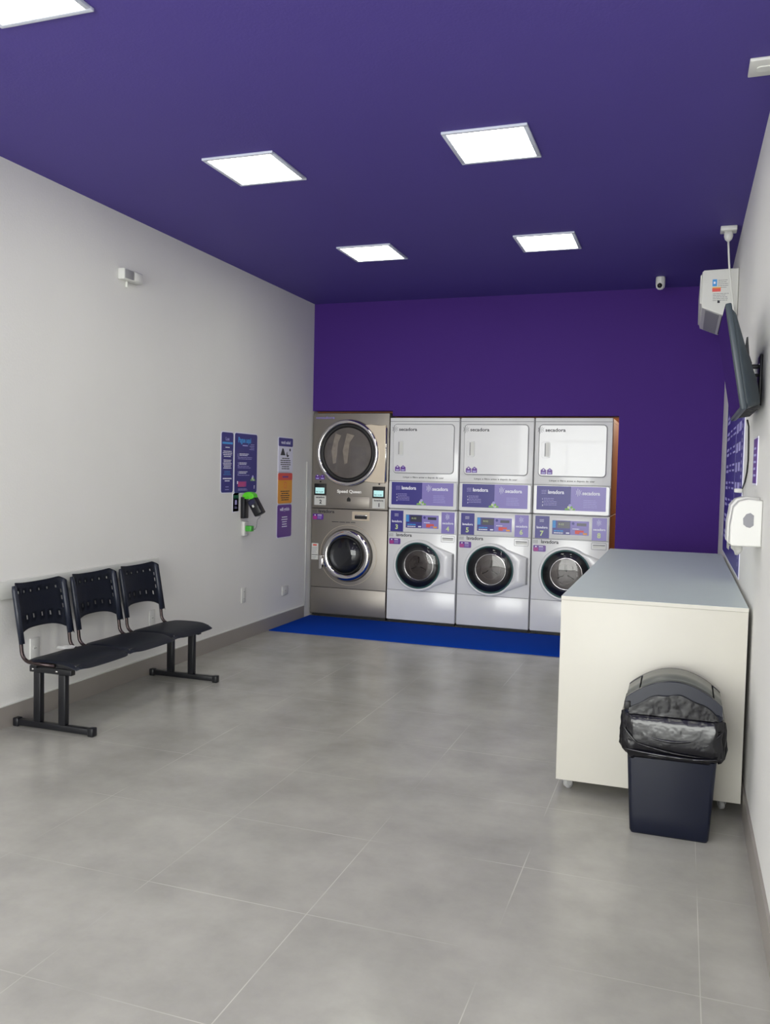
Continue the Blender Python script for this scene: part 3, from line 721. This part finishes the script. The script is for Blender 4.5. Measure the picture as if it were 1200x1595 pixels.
outlet(7.25, .322, .12, .085, 'low white outlet nearest the steel machine, above the skirting')
t = thing('emergency_light', 'small white emergency light box high on the left wall', 'emergency light', (XL, 4.81, 2.705), LR)
MB().box(-.1, .1, -.05, 0, -.036, .036, M_rail, .006).build('housing', t)
MB().box(.005, .095, -.056, -.049, -.028, .028, M_whitepl, .004).box(-.095, -.005, -.056, -.049, -.028, .028, M_grey, .004).build('lens', t)
MB().box(-.03, -.015, -.02, -.005, -.075, -.036, M_rail, .003).build('test_switch', t)
tag(MB().tube([(XL+.006, 7.70, .1), (XL+.006, 7.70, 1.54)], .006, M_whitepl, 8).build('cable_conduit'), 'thin white cable cover running up the left wall beside the steel machine', 'cable conduit')

def sign(name, y0, y1, z0, z1, label, rad=.02, base=M_navysign, th=.004):
    t = thing(name, label, 'sign', (XL, y0, z0), LR, 'notices on the left wall')
    w, h_ = y1-y0, z1-z0; m = MB()
    m.prism(rrect(-.008, w+.008, -.008, h_+.008, rad+.005), -.002, 0, M_prw); m.prism(rrect(0, w, 0, h_, rad), -th, -.002, base)
    return t, m, w, h_, -th-.0002
t, m, w, h_, y = sign('wall_notice', 6.05, 6.238, 1.262, 1.75, 'narrow tall navy notice, leftmost on the left wall, beside the larger pay notice')
m.text('Lux', w/2, h_-.065, .04, y, M_prl, width=.06, align='CENTER')
m.box(.012, w-.012, y-.0005, y+.0002, h_-.095, h_-.078, M_bluep)
lines(m, .05, h_-.118, w-.1, 1, .01, .007, y, M_prw, 'C'); lines(m, .02, h_-.15, w-.04, 4, .014, .006, y, M_prw, 'C'); lines(m, .02, h_-.222, w-.04, 6, .013, .006, y, M_prw, 'C')
lines(m, .03, h_-.315, w-.06, 3, .013, .004, y, M_bluep, 'C'); lines(m, .02, h_-.37, w-.04, 1, .012, .009, y, M_prw, 'C'); lines(m, .05, h_-.39, w-.1, 1, .012, .007, y, M_prw, 'C'); lines(m, .06, h_-.44, w-.12, 2, .022, .005, y, M_prl, 'C')
m.build('notice_board', t)
t, m, w, h_, y = sign('wall_notice', 6.266, 6.655, 1.255, 1.752, 'large navy notice headed Pague aqui above the black payment terminal')
m.text('Pague aqui', .055, h_-.075, .062, y, M_bluep, width=.22, bold=.03)
lines(m, .13, h_-.095, .11, 1, .01, .009, y, M_prl); 
for k in range(4): m.box(.27-.02*(k % 2), .335, y-.0005, y, h_-.09-.014*k, h_-.086-.014*k, M_prl)
for k, z in enumerate((h_-.185, h_-.26, h_-.335)):
    m.text(str(k+1), .05, z-.01, .04, y, M_prl); lines(m, .075, z+.018, .17, 2, .012, .006, y, M_prw); lines(m, .05, z-.012, .27, 2 if k < 2 else 1, .013, .004, y, M_prl)
m.box(.055, .2, y-.0003, y, .052, .096, M_mag); lines(m, .04, .098, .02, 2, .012, .01, y, M_prw); lines(m, .06, .085, .13, 3, .014, .004, y, M_redp); lines(m, .06, .035, .2, 2, .01, .004, y, M_prl)
pile(m, .315, .1, .036, y); lines(m, .335, .06, .02, 3, .01, .006, y, M_prw); m.build('notice_board', t)
t, m, w, h_, y = sign('wall_notice', 6.25, 6.343, 1.102, 1.249, 'tiny navy sticker under the navy notices, left of the payment terminal', .004, th=.002)
m.box(.005, w-.005, y-.0005, y, h_-.04, h_-.012, M_teal); m.box(.03, w-.03, y-.0005, y, .055, .095, M_prl); lines(m, .02, .04, .05, 2, .012, .004, y, M_prl, 'C'); m.build('notice_board', t)
t, m, w, h_, y = sign('wall_notice', 7.072, 7.372, 1.437, 1.75, 'white notice with purple header, topmost of the column of three notices', .02, M_prw)
m.prism(rrect(0, w, h_-.078, h_, .015), y-.0008, y, M_navy); m.text('você sabia?', w/2, h_-.055, .042, y-.001, M_prw, width=.2, bold=.02, align='CENTER')
m.prism([(.04, h_-.16), (.14, h_-.16), (.1, h_-.1), (.08, h_-.095)], y-.0008, y, M_text); m.disc(.19, h_-.15, .026, y-.0008, y, M_text, 14); m.disc(.2, h_-.138, .02, y-.0012, y-.0008, M_prw, 14); m.disc(.24, h_-.108, .014, y-.0008, y, M_text, 10)
lines(m, .04, h_-.185, w-.08, 6, .019, .008, y, M_text, 'C'); m.build('notice_board', t)
t, m, w, h_, y = sign('wall_notice', 7.071, 7.37, 1.143, 1.425, 'orange notice with red header, middle of the column of three notices', .02, M_org)
m.prism(rrect(0, w, h_-.065, h_, .015), y-.0008, y, M_redp); lines(m, .07, h_-.028, w-.14, 1, .01, .014, y-.0008, M_badge, 'C')
outline(m, rrect(w/2-.025, w/2+.025, h_-.14, h_-.085, .01), .004, y-.0008, y, M_redp); lines(m, .04, h_-.165, w-.08, 5, .02, .008, y, M_text, 'C'); m.build('notice_board', t)
t, m, w, h_, y = sign('wall_notice', 7.068, 7.366, .83, 1.13, 'purple notice with white writing, lowest of the column of three notices', .02, M_badge)
m.text('wifi grátis', w/2, h_-.055, .045, y, M_prw, width=.2, bold=.02, align='CENTER'); lines(m, .08, h_-.11, w-.16, 5, .022, .009, y, M_prw, 'C'); m.build('notice_board', t)

# payment terminal on its hinged holder
t = thing('terminal_holder', 'black backplate with lime green clip holding the payment terminal on the left wall', 'holder', (XL, 6.42, 1.04))
MB().box(0, .035, -.04, .04, 0, .18, M_blackmt, .004).build('backplate', t)
m = MB(); m.prism([(.02, .165), (.10, .165), (.122, .18), (.115, .205), (.09, .222), (.06, .225), (.03, .215), (.012, .19)], -.036, .036, M_green, plane='xz', smooth=False, bev=.004)
m.lathe([(.012, -.043), (.014, -.039), (.012, -.036)], M_green, (.06, 0, .175), 'y', 16); m.build('clip', t)
t = thing('payment_terminal', 'black card payment terminal hanging tilted from the lime green clip', 'card terminal', (XL+.082, 6.43, 1.203))
q = Matrix.Rotation(math.radians(-32), 4, 'Y')
m = MB(); m.box(-.038, .040, -.04, .04, -.15, .0, M_blackmt, .008, mtx=q); m.build('body', t)
m = MB(); m.box(-.012, .004, -.0415, -.039, -.075, -.055, M_rail, mtx=q); m.box(-.028, .03, -.0412, -.0395, -.05, -.012, M_lcd, mtx=q); m.build('display', t)
t = thing('power_adapter', 'small green power adapter plugged into the white outlet below the payment terminal', 'power adapter', (XL, 6.44, .952))
MB().box(.028, .085, -.025, .025, -.022, .025, M_greend, .004).build('plug_body', t)
MB().tube([(.085, 0, 0), (.11, 0, -.003), (.122, 0, .02), (.125, 0, .055), (.13, 0, .08), (.14, 0, .09), (.155, 0, .105), (.157, 0, .122)], .003, M_seam, 8).build('cord', t)
t = thing('wall_outlet', 'white surface box outlet holding the green power adapter', 'outlet', (XL, 6.44, .952), LR, 'white outlets low on the left wall')
MB().box(-.04, .04, -.028, 0, -.062, .062, M_whitepl, .008).build('cover_plate', t)

# ------------------------------------------------------------------ ceiling fittings
t = thing('dome_camera', 'small white security camera hanging from the ceiling near the back wall', 'camera', (-.232, 7.4, H))
MB().lathe([(.0, 0), (.036, 0), (.038, -.01), (.038, -.06), (.034, -.085), (.02, -.1), (0, -.105)], M_whitepl, (0, 0, 0), 'z', 28).build('housing', t)
m = MB(); m.lathe([(0, -.03), (.014, -.026), (.019, -.012), (.0195, .0)], M_blk, (0, 0, 0), 'y', 20); m.build('lens', t, loc=(-.004, -.026, -.075))
t = thing('ceiling_socket', 'white square socket plate on the ceiling at the top right edge', 'socket', (.245, 3.735, H))
MB().box(-.058, .058, -.073, .073, -.014, 0, M_whitepl, .004).build('cover_plate', t)
MB().prism(rrect(-.03, .03, -.022, .022, .018), -.018, -.0135, M_rail, plane='xy').build('socket', t)
t = thing('ceiling_socket', 'white ceiling socket above the air conditioner with a plug and cord in it', 'socket', (.222, 6.05, H))
MB().box(-.05, .05, -.05, .05, -.03, 0, M_whitepl, .005).build('cover_plate', t)
# ------------------------------------------------------------------ air conditioner
ac = thing('air_conditioner', 'white wall air conditioner high on the right wall near the back corner', 'air conditioner', (XR, 6.21, 2.56))
prof = [(-.002, .31), (-.22, .305), (-.231, .292), (-.232, .085), (-.226, .055), (-.1, .002), (-.002, .0)]
m = MB(); m.prism(prof, 0, .86, M_whitepl, plane='xz', bev=.006); m.build('housing', ac)
m = MB(); m.prism([(-.2325, .08), (-.240, .085), (-.242, .27), (-.2325, .28)], .004, .856, M_whitepl, plane='xz', bev=.002); m.build('front_panel', ac)
m = MB(); m.prism([(-.205, .047), (-.201, .043), (-.118, .006), (-.112, .010), (-.115, .016), (-.2, .053)], .03, .83, M_grey, plane='xz'); m.build('air_flap', ac)
m = MB(); m.prism([(-.098, .003), (-.098, -.001), (-.04, -.001), (-.04, .003)], .05, .8, M_vent, plane='xz'); m.build('outlet_vent', ac)
st = MB(); st.box(-.165, -.137, -.0016, -.0002, .195, .24, M_bluep).box(-.158, -.146, -.002, -.0016, .21, .225, M_prw)
st.box(-.165, -.112, -.0016, -.0002, .158, .18, M_redp).box(-.165, -.112, -.0018, -.0002, .18, .187, M_org)
lines(st, -.13, .235, .07, 5, .012, .003, -.0004, M_seam); lines(st, -.16, .145, .1, 5, .011, .003, -.0004, M_seam); st.box(-.13, -.115, -.0016, -.0002, .082, .098, M_text)
st.build('energy_label', ac)

cl_ = Vector((.222-XR, 6.04-6.21, H-.0305-2.56))
MB().lathe([(0, 0), (.026, 0), (.028, -.03), (.022, -.05), (.01, -.062), (0, -.064)], M_whitepl, (0, 0, 0), 'z', 20).build('power_plug', ac, loc=cl_)
pts = [(0, 0, -.06), (.005, .01, -.13), (.014, .04, -.22), (.03, .08, -.33)]
pts += [(.044, .09, -.42), (.05, .09, -.47)]
for k in range(22):
    a = k*math.pi*2/10; pts.append((.025+.03*math.sin(a+1), .085+.004*k/3, -.50+.035*math.cos(a+1)))
MB().tube(pts, .0065, M_whitepl, 8).build('power_cord', ac, loc=cl_)

# ------------------------------------------------------------------ television
TVC = Vector((.170, 4.045, 1.948))
tv = thing('television', 'flat black television tilted forward on a bracket on the right wall', 'television', TVC, 0)
tv.rotation_euler = (0, math.radians(-10), 0)
# local: screen normal -x, width along y, height along z
MB().box(0, .024, -.366, .366, -.214, .214, M_tv, .005).build('casing', tv)
MB().box(-.0015, .0005, -.357, .357, -.2, .206, M_screen).build('screen', tv)
m = MB()
rg = []
for (x, hy, z0, z1) in ((.02, .36, -.208, .20), (.036, .35, -.205, .175), (.058, .31, -.2, .03), (.082, .27, -.195, -.09), (.084, .26, -.16, -.11)):
    rg.append([(x, a, b) for a, b in rrect(-hy, hy, z0, z1, .02, 4)])
m = loft(rg, M_tv); m.build('rear_cover', tv)
m = MB()
for k in range(7): m.box(.03, .078, -.25+.08*k, -.2+.08*k, -.209, -.2, M_vent)
m.build('speaker_grille', tv)
# bracket
bk = thing('tv_bracket', 'black steel wall bracket holding the television', 'bracket', (XR, 4.06, 1.9))
m = MB(); m.box(-.012, 0, -.06, .06, -.12, .1, M_blackmt, .003); 
for z in (-.08, .06): m.lathe([(.006, -.015), (.006, -.011)], M_chrome, (0, -.03, z), 'x', 10)
m.build('wall_plate', bk)
for z0, z1 in ((.045, .062), (.01, .022)): MB().box(-.05, -.012, -.018, .018, z0, z1, M_blackmt, .003).build('arm', bk)
m = MB(); sqtube(m, (-.058, -.13, .052), (-.058, .13, .052), .02, .014, M_blackmt); m.build('cross_rail', bk)
for y in (-.1, .1):
    m = MB(); m.prism([(-.072, .165), (-.066, .168), (-.058, .09), (-.048, .06), (-.05, .03), (-.042, .01), (-.052, .005), (-.07, .04), (-.078, .10)], y-.008, y+.008, M_blackmt, plane='xz'); m.build('tilt_rail', bk)
tag(MB().tube([(XR-.03, 4.35, 1.74), (XR-.012, 4.52, 1.72), (XR-.006, 4.58, 1.66), (XR-.006, 4.55, 1.56), (XR-.006, 4.6, 1.5), (XR-.006, 4.72, 1.45), (XR-.008, 4.86, 1.415)], .004, M_blk, 8).build('television_cable'), 'thin black cable running down the right wall from the television', 'cable')
tag(MB().box(XR-.045, XR-.0055, 4.885, 4.935, 1.392, 1.414, M_whitepl, .005).build('plug'), 'small white plug on the blue price poster above the towel dispenser', 'plug')
# ------------------------------------------------------------------ right wall fittings
RR = math.radians(-90)
t = thing('price_poster', 'tall blue poster with pale rows of writing on the right wall below the television', 'poster', (XR-.001, 6.87, .925), RR)
w, h_ = 1.93, 1.12
m = MB(); m.box(0, w, -.004, 0, 0, h_, M_prw); m.box(.01, w-.02, -.0055, -.004, .01, h_-.01, M_navy)
yy = -.0057
for r_ in range(8):
    z = h_-.14-r_*.115
    for c_, (x0, ww, hh) in enumerate(((.12, .32, .02), (.56, .2, .012), (.9, .28, .012), (1.28, .16, .055), (1.52, .2, .05))):
        lines(m, x0, z, ww, 2 if hh < .03 else 1, .035, hh, yy, M_prl)
for k in range(26): m.box(1.8, 1.815, yy-.0005, yy, .06+.04*k, .082+.04*k, M_prw)
m.box(1.22, 1.225, yy-.0005, yy, .2, h_-.3, M_prl)
m.build('poster_board', t)
t = thing('wall_notice', 'narrow purple sign on the right wall to the right of the blue poster', 'sign', (XR, 4.25, 1.447), RR)
m = MB(); m.box(-.008, .208, -.003, 0, -.008, .206, M_prw); m.box(0, .2, -.0045, -.003, 0, .198, M_badge); lines(m, .03, .16, .14, 5, .03, .01, -.0045, M_prl); m.build('notice_board', t)
# paper towel dispenser: near face at local x max (towards the camera)
dp = thing('towel_dispenser', 'white paper towel dispenser on the right wall over the counter', 'towel dispenser', (XR, 3.70, 1.195))
prof = [(-.001, 0), (-.001, .185), (-.055, .19), (-.088, .18), (-.108, .155), (-.118, .08), (-.118, .01), (-.11, 0)]
m = MB(); m.prism(prof, 0, .12, M_whitepl, plane='xz', smooth=False, bev=.005); m.build('cover', dp)
prof2 = [(p[0]*1.04, p[1]*1.03+.002) for p in prof[:2]]+[(p[0]*1.05, p[1]*1.04) for p in prof[2:]]
prof2 = [(min(p[0], -.001), max(p[1], -.0)) for p in prof2]
m = MB(); m.prism(prof2, .125, .27, M_whitepl, plane='xz', bev=.006); m.build('body', dp)
m = MB(); m.prism([(-.045, .075), (-.032, .085), (-.032, .125), (-.045, .135), (-.06, .13), (-.072, .112), (-.07, .088), (-.058, .078)], -.0012, .0005, M_winG, plane='xz'); m.build('window', dp)
m = MB(); tv_ = [((-.108, .05), (-.09, .0)), ]
def sheet(x0, x1, y0, y1, zt, zb, tipx, tipy):
    mb = MB(); n = 6; A = []
    for i in range(n+1):
        k = i/n; A.append([mb.bm.verts.new((x0+(x1-x0)*k+.004*math.sin(k*9), y0+(y1-y0)*k, z)) for z in (zt, (zt+zb)/2+.006*math.sin(k*7), zb+.028*abs(k-tipx)*2)])
    fs = [mb.bm.faces.new((A[i][j], A[i+1][j], A[i+1][j+1], A[i][j+1])) for i in range(n) for j in range(2)]
    mb._tag(fs, M_paper, True); bmesh.ops.solidify(mb.bm, geom=fs, thickness=.001); mb._tag(mb.bm.faces, M_paper, True); return mb
tag(sheet(-.112, -.068, .03, .07, .02, -.045, .6, 0).build('paper_towel', loc=(XR, 3.70, 1.195)), 'white paper towel sheet hanging from the dispenser nearest the camera', 'paper towel')
tag(sheet(-.122, -.09, .14, .2, .02, -.03, .2, 0).build('paper_towel', loc=(XR, 3.70, 1.195)), 'white paper towel sheet hanging at the far side of the dispenser', 'paper towel')
